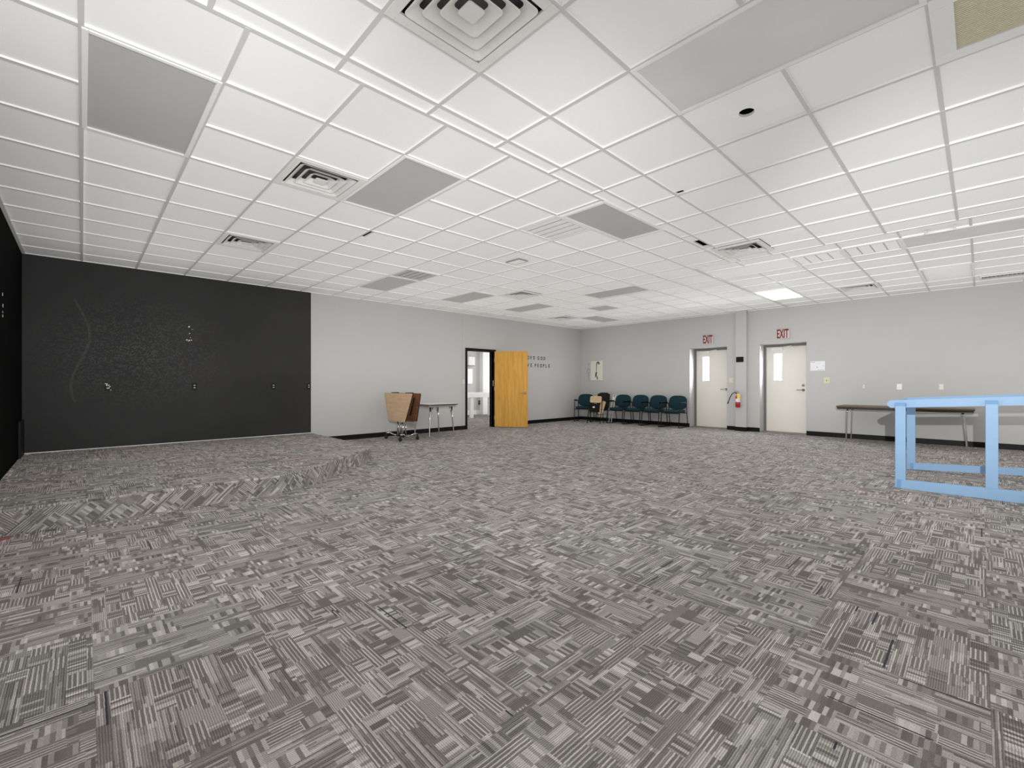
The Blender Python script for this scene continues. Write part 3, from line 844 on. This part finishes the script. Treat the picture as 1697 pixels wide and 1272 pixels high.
h_.tube([(.165, .20, .024), (.15, .255, .026), (.115, .265, .026), (.085, .245, .026), (.068, .19, .024), (.06, .08, .022), (.055, -.045, .022)], [.02, .02, .02, .016, .009, .007, .007], 8)
h_.prism([(.06, -.04), (.025, -.07), (.01, -.20), (.04, -.205), (.06, -.12), (.085, -.06)], .0185, .024)
h_.prism([(.07, -.19), (.085, -.28), (.115, -.275), (.10, -.19)], .0185, .024)
h_.tube([(.055, -.1, .022), (.085, -.2, .022)], .006, 6)
bmesh.ops.transform(h_.bm, matrix=RW, verts=h_.bm.verts[:]); h_.build('hanging_shape', M['ink'], t)

t = thing('notice_sign', 'white sheet of paper taped right of the nearer exit door', 'notice', (XE, 2.51, 1.562))
MB().box((-.137, -.103, .0005), (.137, .106, .002), mx=RW).build('sheet', M['paper'], t)
marks = [((-.12, .078, .002), (-.05, .088, .0026)), ((-.022, -.035, .002), (.002, -.017, .0026)), ((.095, -.003, .002), (.118, .004, .0026)), ((.0, -.092, .002), (.12, -.086, .0024))]
marks += [((-.005 + k * .014, .05, .002), (.004 + k * .014, .058, .0024)) for k in range(4)]
for lo, hi in marks: MB_(MB().box(lo, hi), 'printed_mark', 'greyink')
t = thing('wall_speaker', 'small black box plate on the upper half of the column', 'wall plate', (XE - .12, 4.105, 1.765))
MB().box((-.085, -.064, 0), (.085, .064, .02), .004, 1, mx=RW).build('plate', M['blackplastic'], t)

t = thing('fire_extinguisher', 'red fire extinguisher with yellow tag and black hose on the column', 'fire extinguisher', (XE - .12, 4.13, .58))
ex = Matrix.Translation((-.065, 0, 0))
MB().lathe([(.0, 0), (.048, .003), (.056, .02), (.056, .20), (.055, .25), (.040, .285), (.018, .305), (.018, .32)], (-.065, 0, 0), 24).build('cylinder', M['red'], t)
MB().lathe([(.0565, .135), (.0568, .136), (.0568, .222), (.0565, .223)], (-.065, 0, 0), 24).build('band_label', M['labelwhite'], t)
vb = MB().lathe([(.020, .32), (.024, .325), (.024, .355), (.016, .36)], (-.065, 0, 0), 14)
vb.beam((-.065, -.02, .372), (-.065, .09, .365), .022, .010).beam((-.065, -.02, .392), (-.065, .075, .405), .022, .010)
vb.build('valve_handle', M['steel'], t)
MB().tube([(-.085, .02, .345), (-.09, .07, .375), (-.085, .13, .33), (-.075, .18, .25), (-.06, .215, .16), (-.055, .23, .125)], [.010, .010, .010, .010, .010, .010], 10).build('hose', M['rubber'], t)
MB().tube([(-.055, .229, .128), (-.05, .245, .09)], [.014, .017], 10).build('nozzle', M['rubber'], t)
MB().box((-.124, -.075, .215), (-.121, .00, .345), .001, 1).build('inspection_tag', M['yellow'], t)
br = MB().box((-.012, -.03, .05), (0, .03, .32)); br.tube([(-.065 + .0575 * math.cos(2 * PI * k / 20), .0575 * math.sin(2 * PI * k / 20), .11) for k in range(20)], .004, 6, closed=True)
br.build('bracket', M['steel'], t)

# ------------------------------------------------------------------ blue lumber frame
t = thing('lumber_frame', 'light blue painted open lumber frame standing at the right edge', 'frame', (6.6, .62, 0))
K = 0.064
def rise(y): return K * (0.62 - y)       # rails climb towards the right
XF, XR = 6.6, 8.12
off = Vector((-6.6, -.62, 0))
def bar(name, p0, p1, w, h, up=(0, 0, 1)):
    return MB().beam(Vector(p0) + off, Vector(p1) + off, w, h, up, .003).build(name, M['blue'], t)
YEND = -.84
for yc in (.617, -.082, -.795):
    zt = .948 + rise(yc)
    bar('post', (XF + .019, yc, .0 if yc > .5 else .10), (XF + .019, yc, zt), .089, .038, (1, 0, 0))
    bar('post', (XR + .019, yc + .033 - (.0 if yc > .5 else .04), .0 + max(0, rise(yc) - .02) + (.0 if yc > .5 else .06)), (XR + .019, yc + .033 - (.0 if yc > .5 else .04), .89 + rise(yc)), .089, .038, (1, 0, 0))
    MB().box((XF - .0015 - 6.6, yc - .0445 - .62, zt - .036), (XF + .0385 - 6.6, yc + .0445 - .62, zt + .0008)).build('end_cap', M['bluedark'], t)
for x, y, z1 in ((XF - .0135, .628, .093), (XR - .0235, .640, .089)):
    MB().box((x - 6.6, y - .018 - .62, .004), (x + .004 - 6.6, y + .018 - .62, z1)).build('joint_face', M['bluedark'], t)
# top rails (on edge, behind the posts), chamfered ends
def rail(name, x, y0, y1, z0a, z0b, h0, h1, th=.038, cham=.03):
    b = bmesh.new()
    pts = []
    def P(y, z): return (y, z)
    prof = [P(y0, z0a + cham), P(y0 - cham, z0a), P(y1 + cham, z0b), P(y1, z0b + cham), P(y1, z0b + h1 - cham), P(y1 + cham, z0b + h1), P(y0 - cham, z0a + h0), P(y0, z0a + h0 - cham)]
    lo = [b.verts.new((x, y, z)) for y, z in prof]; hi = [b.verts.new((x + th, y, z)) for y, z in prof]
    n = len(prof)
    b.faces.new(lo); b.faces.new(hi[::-1])
    for k in range(n): b.faces.new((lo[k], hi[k], hi[(k + 1) % n], lo[(k + 1) % n]))
    bmesh.ops.recalc_face_normals(b, faces=b.faces[:])
    bmesh.ops.transform(b, matrix=Matrix.Translation(off), verts=b.verts[:])
    mb = MB(); mb._merge(b); return mb.build(name, M['blue'], t)
rail('rail', XF + .040, .735, YEND - .06, .897 + rise(.735), .897 + rise(YEND), .086, .086)
rail('rail', XR - .02, .735, YEND - .06, .893 + rise(.735), .893 + rise(YEND), .089, .089)
rail('rail', XF - .012, .661, YEND, .0, .0, .094, .130, .03, .002)
rail('rail', XR - .022, .67, YEND, .004, .004 + rise(YEND), .088, .088, .038, .002)
for yc in (.70, YEND):
    bar('cross_rail', (XF + .078, yc - .0, .935 + rise(yc)), (XR - .02, yc, .935 + rise(yc)), .038, .06)

# ------------------------------------------------------------------ folding table along the exit wall
t = thing('folding_table', 'long dark-topped folding table against the exit wall behind the blue frame', 'table', (11.38, 1.03, 0))
MB().box((-.36, -.97, .695), (.36, .99, .722), .006, 2).build('tabletop', M['walnut'], t)
ap = MB().box((-.345, -.955, .655), (-.320, .975, .695)).box((.320, -.955, .655), (.345, .975, .695)).box((-.32, .95, .655), (.32, .975, .695)).box((-.32, -.955, .655), (.32, -.93, .695))
ap.build('apron', M['edge'], t)
for y, lean in ((.84, .03), (-.87, -.07)):
    for x in (-.26, .24):
        MB().tube([(x, y - lean, .69), (x, y - lean * .6, .60), (x, y, .02), (x, y, 0)], [.014, .014, .012, .010], 10).build('leg', M['chrome'], t)
    MB().tube([(-.26, y - lean, .66), (.24, y - lean, .66)], .010, 8).build('stretcher', M['chrome'], t)
    MB().tube([(0, y - lean, .655), (0, y - math.copysign(.14, y), .69)], .006, 8).build('brace', M['steel'], t)

# ------------------------------------------------------------------ folded-up mobile table
t = thing('mobile_folding_table', 'folded light wood table on casters standing near the pale wall', 'table', (4.84, 8.38, 0))
def leafpanel(x, lean, name):
    prof = [(.575, .985), (.555, 1.0), (-.555, 1.0), (-.575, .985), (-.345, .43), (-.325, .415), (.325, .415), (.345, .43)]
    b = bmesh.new()
    th = .022
    lo = [b.verts.new((x - lean * (1.0 - z), y, z - .03)) for y, z in prof]; hi = [b.verts.new((x + th - lean * (1.0 - z), y, z - .03)) for y, z in prof]
    n = len(prof)
    f1 = b.faces.new(lo); f2 = b.faces.new(hi[::-1])
    sides = [b.faces.new((lo[k], hi[k], hi[(k + 1) % n], lo[(k + 1) % n])) for k in range(n)]
    bmesh.ops.recalc_face_normals(b, faces=b.faces[:])
    for f in b.faces: f.material_index = 0
    out, inn = (f1, f2) if x < 0 else (f2, f1)
    out.material_index = 0; inn.material_index = 1
    for s_ in sides: s_.material_index = 2
    me = bpy.data.meshes.new(name); b.to_mesh(me); b.free()
    for m in ('oak', 'brownwood', 'edge'): me.materials.append(M[m])
    o = bpy.data.objects.new(name, me); C.objects.link(o); o.parent = t
    return o
leafpanel(-.10, .06, 'tabletop_half'); leafpanel(.075, -.10, 'tabletop_half')
MB().box((-.03, -.50, .33), (.05, .50, .40), .004, 1).build('hinge_tray', M['steel'], t)
for y in (-.30, .28):
    MB().box((-.088, y - .025, .955), (.075, y + .025, .985), .006, 2).build('latch', M['blackmetal'], t)
MB().tube([(.03, -.42, .88), (.015, -.38, .70), (.0, -.32, .52)], .016, 8).build('fold_arm', M['blackmetal'], t)
for y in (-.07, .12):
    MB().tube([(-.03, y, .08), (-.03, y, .40)], .020, 12).tube([(.04, y, .08), (.04, y, .40)], .016, 12).build('column', M['chrome'], t)
for y, dx in ((-.27, .0), (.31, .0)):
    fo = MB().tube([(-.20, y, .125), (-.12, y, .13), (-.05, y * .8, .085), (0, y * .6, .075), (.05, y * .8, .085), (.12, y, .13), (.20, y, .125)], .014, 10)
    fo.build('foot', M['chrome'], t)
    for x in (-.2, .2):
        ca = MB().lathe([(.0, -.012), (.036, -.012), (.038, 0), (.036, .012), (.0, .012)], (x, y, .038), 18, mx=Matrix.Rotation(PI / 2, 4, 'X'))
        ca.box((x - .010, y - .016, .04), (x + .010, y + .016, .115))
        ca.build('caster', M['rubber'], t)
MB().beam((0, -.17, .075), (0, .2, .075), .05, .03).build('base_bar', M['blackmetal'], t)

# ------------------------------------------------------------------ small activity table
t = thing('activity_table', 'small pale-topped table with chrome legs beside the folded table', 'table', (5.72, 8.50, 0))
pl = [(x, y) for x, y in rrect(.86, .80, .14, 6)]
MB().prism(pl, .708, .728, bev=.004).build('tabletop', M['greytop'], t)
MB().prism(rrect(.866, .806, .143, 6), .700, .718).build('edge_band', M['edge'], t)
MB().box((-.36, -.33, .655), (.36, -.31, .70)).box((-.36, .31, .655), (.36, .33, .70)).box((-.36, -.31, .655), (-.34, .31, .70)).box((.34, -.31, .655), (.36, .31, .70)).build('apron', M['steel'], t)
for sx in (-1, 1):
    for sy in (-1, 1):
        x, y = sx * .28, sy * .27
        MB().tube([(x, y, .66), (x + sx * .02, y + sy * .01, .40), (x + sx * .045, y + sy * .025, .02), (x + sx * .045, y + sy * .025, 0)], [.020, .016, .013, .015], 10).tube([(x - sx * .06, y, .66), (x - sx * .03, y, .56), (x + sx * .012, y + sy * .006, .46)], .010, 8).build('leg', M['chrome'], t)

# ------------------------------------------------------------------ teal guest chairs
def make_chair(label):
    t = thing('guest_chair', label, 'chair', (0, 0, 0), 0, 'teal armchairs along the exit wall')
    mb = MB().prism(superel(.50, .47, 3.6), .395, .465, bev=.022, smooth=True)
    mb.build('seat', M['teal'], t)
    mxb = Matrix.Translation((0, .215, .655)) @ Matrix.Rotation(math.radians(78), 4, 'X')
    mb = MB().prism(superel(.505, .385, 3.0), -.025, .030, bev=.02, mx=mxb, smooth=True)
    mb.build('backrest', M['teal'], t)
    for s in (-1, 1):
        x = s * .252
        fr = MB().tube([(x, .27, .012), (x, .24, .012), (x, -.24, .012), (x, -.265, .022), (x, -.262, .05), (x, -.215, .40), (x, -.195, .60), (x, -.18, .635), (x, -.15, .645), (x, .10, .645), (x, .17, .63), (x * .985, .19, .60)], .0115, 8)
        fr.tube([(x, .27, .012), (x, .262, .04), (x, .20, .42), (x * .985, .19, .60), (x * .93, .235, .72)], .0115, 8)
        fr.build('side_frame', M['blackmetal'], t)
        MB().box((x - .024, -.20, .652), (x + .024, .09, .678), .010, 3).build('armrest', M['blackplastic'], t)
    cb = MB().tube([(-.252, -.20, .385), (.252, -.20, .385)], .010, 8)
    cb.build('crossbar', M['blackmetal'], t)
    MB().tube([(-.252, .19, .385), (.252, .19, .385)], .010, 8).build('crossbar', M['blackmetal'], t)
    return t
spots = [(11.47, 5.68, -90, 'teal armchair nearest the exit door, rightmost of the row'), (11.47, 6.255, -90, 'teal armchair second from the exit door in the row'),
         (11.47, 6.815, -91, 'teal armchair third from the exit door in the row'), (11.46, 7.38, -89, 'teal armchair just right of the folded chairs, fourth from the exit door'),
         (11.32, 8.55, -68, 'teal armchair alone in the corner left of the folded chairs')]
ch0 = None
for x, y, a, lb in spots:
    if ch0 is None: o = ch0 = make_chair(lb)
    else: o = copy_tree(ch0); o['label'] = lb
    o.location = (x, y, 0); o.rotation_euler = (0, 0, math.radians(a))

# folded chairs leaning between them
t = thing('folding_chair', 'black padded folding chair leaning folded against the exit wall', 'folding chair', (11.46, 8.00, 0), math.radians(-84))
mx = Matrix.Translation((0, .10, .62)) @ Matrix.Rotation(math.radians(80), 4, 'X')
MB().prism(superel(.42, .56, 4.0), -.03, .03, bev=.02, mx=mx, smooth=True).build('backrest', M['blackplastic'], t)
for s in (-1, 1):
    MB().tube([(s * .19, -.04, 0), (s * .19, .05, .45), (s * .20, .14, .86)], .012, 8).tube([(s * .15, .02, 0), (s * .17, .06, .40)], .012, 8).build('leg', M['blackmetal'], t)
MB().tube([(-.15, -.01, .18), (.15, -.01, .18)], .010, 8).build('stretcher', M['white'], t)
MB().tube([(-.19, -.02, .12), (.19, -.02, .12)], .010, 8).build('stretcher', M['blackmetal'], t)
t = thing('folding_chair', 'folding chair with tan back board in front of the black padded one', 'folding chair', (11.0, 7.90, 0), math.radians(-76))
mx = Matrix.Translation((0, .03, .70)) @ Matrix.Rotation(math.radians(76), 4, 'X')
MB().prism(rrect(.36, .20, .05), -.012, .012, bev=.004, mx=mx).build('backrest', M['tan'], t)
mx = Matrix.Translation((.10, -.01, .46)) @ Matrix.Rotation(math.radians(80), 4, 'X') @ Matrix.Rotation(math.radians(-14), 4, 'Z')
MB().prism(rrect(.14, .40, .03), -.012, .012, bev=.004, mx=Matrix.Translation((.08, .06, 0)) @ mx).build('folded_seat', M['tan'], t)
MB().box((-.20, -.03, .32), (.12, .03, .57), .012, 2, mx=Matrix.Rotation(math.radians(-6), 4, 'X')).build('seat_pad', M['blackplastic'], t)
for s in (-1, 1):
    MB().tube([(s * .20, -.16, 0), (s * .20, -.02, .45), (s * .20, .06, .78)], .012, 8).tube([(s * .20, .14, 0), (s * .20, .03, .42)], .012, 8).build('leg', M['blackmetal'], t)
MB().tube([(-.2, -.14, .08), (.2, -.14, .08)], .010, 8).build('stretcher', M['blackmetal'], t)
MB().prism(rrect(.07, .045, .02), 0, .004, mx=Matrix.Translation((-.03, -.062, .475)) @ Matrix.Rotation(math.radians(84), 4, 'X')).build('sticker', M['white'], t)
t = thing('folded_stool', 'white folded metal stool frame squeezed between the black chair and a teal chair', 'stool', (11.64, 7.72, 0), math.radians(-90))
for s in (-1, 1):
    MB().tube([(s * .045 - .01, -.14, 0), (s * .045, -.04, .40), (s * .045 + .02, .06, .84)], .010, 8).build('leg', M['white'], t)
MB().beam((0, -.03, .62), (.03, .02, .76), .10, .03).build('seat', M['white'], t)
for z in (.10, .22): MB().tube([(-.055, -.14 + z * .25, z), (.04, -.14 + z * .25, z)], .008, 8).build('rung', M['chrome'], t)

# ------------------------------------------------------------------ floor litter by the stage step
lit = MB(); random.seed(11)
for k in range(46):
    x = random.uniform(-.45, .55) if k < 34 else random.uniform(.4, 1.2); y = random.gauss(5.02, .07) if k < 34 else random.gauss(5.05, .05)
    y = min(y, 5.12); s = random.choice((.004, .006, .009, .013)); n = 6
    a0 = random.uniform(0, 6)
    lit.prism([(x + s * random.uniform(.5, 1.2) * math.cos(a0 + 2 * PI * q / n), y + s * random.uniform(.4, 1) * math.sin(a0 + 2 * PI * q / n)) for q in range(n)], 0, .003)
tag(lit.build('plaster_crumbs', M['chip']), 'white plaster crumbs scattered along the foot of the stage step', 'debris', kind='stuff')
lit = MB()
for k in range(40):
    x = XL + .03 + random.random() ** 2 * 1.6; y = YB - random.uniform(.01, .10) - (random.uniform(0, .5) if random.random() < .15 else 0)
    s = random.choice((.004, .006, .009)); n = 6
    lit.prism([(x + s * random.uniform(.5, 1.2) * math.cos(2 * PI * q / n), y + s * random.uniform(.4, 1) * math.sin(2 * PI * q / n)) for q in range(n)], SH, SH + .003)
for k in range(10):
    y = 7.0 + random.uniform(-.1, .5); x = XL + random.uniform(.01, .05); s = .010
    lit.prism([(x + s * random.uniform(.5, 1.2) * math.cos(2 * PI * q / 6), y + s * random.uniform(.4, 1) * math.sin(2 * PI * q / 6)) for q in range(6)], SH, SH + .003)
tag(lit.build('paint_flakes', M['chip']), 'white paint flakes on the stage along the foot of the black walls', 'debris', kind='stuff')
tag(MB().box((-.05, -.012, 0), (.05, .012, .006), .002, 1).build('red_scrap', M['red'], None, (-.44, 5.03, 0), (0, 0, .3)), 'small red scrap on the carpet at the left end of the stage step', 'scrap')
tag(MB().prism(superel(.075, .05, 2.5, 12), 0, .022, bev=.008, smooth=True).build('foam_lump', M['greyink'], None, (-.02, 5.03, 0), (0, 0, .5)), 'grey crumpled lump among the crumbs below the stage step', 'scrap')

# ------------------------------------------------------------------ next room through the doorway
w = MB()
w.box((6.2, 13.3, 0), (14.2, 13.45, 2.9)); w.box((6.05, YB + .15, 0), (6.2, 13.45, 2.9)); w.box((14.05, YB + .15, 0), (14.2, 13.3, 2.9)); w.box((XO, YB + .0, 0), (14.2, YB + .15, 2.9))
wn = struct(w.build('wall_annex', M['wallwhite']))
struct(MB().box((6.05, YB + .15, 2.9), (14.2, 13.45, 3.0)).build('ceiling_annex', M['wallwhite']))
struct(MB().box((6.2, 13.28, 0), (14.05, 13.3, .16)).build('baseboard_annex', M['white']))
struct(MB().box((11.02, 13.1, 0), (11.9, 13.3, 2.9)).build('wall_pier', M['white']))
t = thing('annex_window', 'bright narrow window seen through the doorway at its left', 'window', (10.52, 13.3, 1.2))
MB().box((-.08, -.03, 0), (.08, -.001, .50)).build('pane', mat('daylit blind', (.9, .9, .9), emit=((1, 1, 1), 2.5)), t)
f = MB().box((-.11, -.05, -.03), (-.08, -.001, .53)).box((.08, -.05, -.03), (.11, -.001, .53)).box((-.08, -.05, .50), (.08, -.001, .53)).box((-.08, -.05, -.03), (.08, -.001, 0))
f.build('window_frame', M['white'], t)
t = thing('wall_heater', 'pale box unit high on the far wall through the doorway', 'heater', (10.50, 13.3, 1.86))
MB().box((-.15, -.18, 0), (.15, -.001, .32), .02, 2).build('housing', M['white'], t)
MB().box((-.13, -.17, -.03), (.13, -.02, 0)).build('louver', M['greyink'], t)
t = thing('work_counter', 'white counter table with panel legs seen through the doorway', 'counter', (10.15, 12.35, 0))
MB().box((-.9, -.35, .80), (.95, .40, .86), .006, 2).build('countertop', M['white'], t)
MB().box((-.9, -.37, .70), (.45, -.33, .80)).build('apron', M['white'], t)
for x in (-.52, .80):
    MB().box((x - .06, -.33, 0), (x + .06, -.25, .80)).build('leg', M['white'], t)
    MB().box((x - .06, .25, 0), (x + .06, .33, .80)).build('leg', M['white'], t)
t = outlet('wall_outlet', Matrix.Translation((11.0, 13.28, .45)) @ BW, 'blackplastic', 'black outlet low on the far wall through the doorway', 'outlet', None, 'duplex', .10, .16)

# ------------------------------------------------------------------ camera
cam = bpy.data.cameras.new('camera'); co = bpy.data.objects.new('camera', cam); C.objects.link(co)
cam.sensor_width = 36.0; cam.sensor_fit = 'HORIZONTAL'; cam.lens = 743.2 / 1697 * 36.0
cam.clip_start = 0.05; cam.clip_end = 200
al = .80684
fw = Vector((math.cos(al), math.sin(al), 0)); rt = Vector((math.sin(al), -math.cos(al), 0)); up = Vector((0, 0, 1))
co.matrix_world = Matrix(((rt.x, up.x, -fw.x, 0), (rt.y, up.y, -fw.y, 0), (rt.z, up.z, -fw.z, CAMH), (0, 0, 0, 1)))
S.camera = co

# ------------------------------------------------------------------ light
wd = bpy.data.worlds.new('world'); S.world = wd; wd.use_nodes = True
bg = wd.node_tree.nodes['Background']
bg.inputs['Color'].default_value = (0.84, 0.92, 1.0, 1); bg.inputs['Strength'].default_value = 85.0

def area(name, loc, direc, sx, sy, power, col=(1, 1, 1), spread=PI):
    l = bpy.data.lights.new(name, 'AREA'); l.shape = 'RECTANGLE'; l.size = sx; l.size_y = sy; l.energy = power; l.color = col; l.spread = spread
    o = bpy.data.objects.new(name, l); C.objects.link(o); o.location = loc
    o.rotation_euler = Vector(direc).to_track_quat('-Z', 'Z').to_euler()
    return o
P_WIN = ()
S.cycles.use_fast_gi = True; S.cycles.fast_gi_method = 'ADD'
wd.light_settings.ao_factor = 0.365; wd.light_settings.distance = 1.5
for (a, b_, z0, z1), p in zip(WIN, P_WIN):
    area('window_daylight', ((a + b_) / 2, YF - .02, (z0 + z1) / 2), (0, 1, .25), b_ - a - .1, z1 - z0 - .1, p, (.95, .975, 1.0), math.radians(110))
area('annex_daylight', (12.9, 11.2, 1.6), (-1, 0, 0), 2.5, 1.8, 52, (.96, .97, 1.0))

def spot(name, loc, tgt, power, ang, blend, rad, col=(1, 1, 1)):
    l = bpy.data.lights.new(name, 'SPOT'); l.energy = power; l.spot_size = math.radians(ang); l.spot_blend = blend; l.shadow_soft_size = rad; l.color = col
    o = bpy.data.objects.new(name, l); C.objects.link(o); o.location = loc
    o.rotation_euler = (Vector(tgt) - Vector(loc)).to_track_quat('-Z', 'Y').to_euler()
    return o
spot('camera_flash', (0, -.2, 1.62), (XE, 1.2, 1.5), 1480, 46, 1.0, .012)

spot('added_fill', (0, -.2, 1.62), (9.2, YB, 1.6), 620, 64, 1.0, .012)  # added lamp, brightens the back wall and far corner
spot('added_stage_fill', (0, -.2, 1.62), (1.2, YB, 2.0), 480, 76, 1.0, .012)  # added lamp, lifts the black wall and the ceiling at left
vs = S.view_settings
S.display_settings.display_device = 'sRGB'
vs.view_transform = 'Standard'; vs.look = 'None'; vs.gamma = 1.0; vs.use_curve_mapping = False
vs.exposure = 0.06
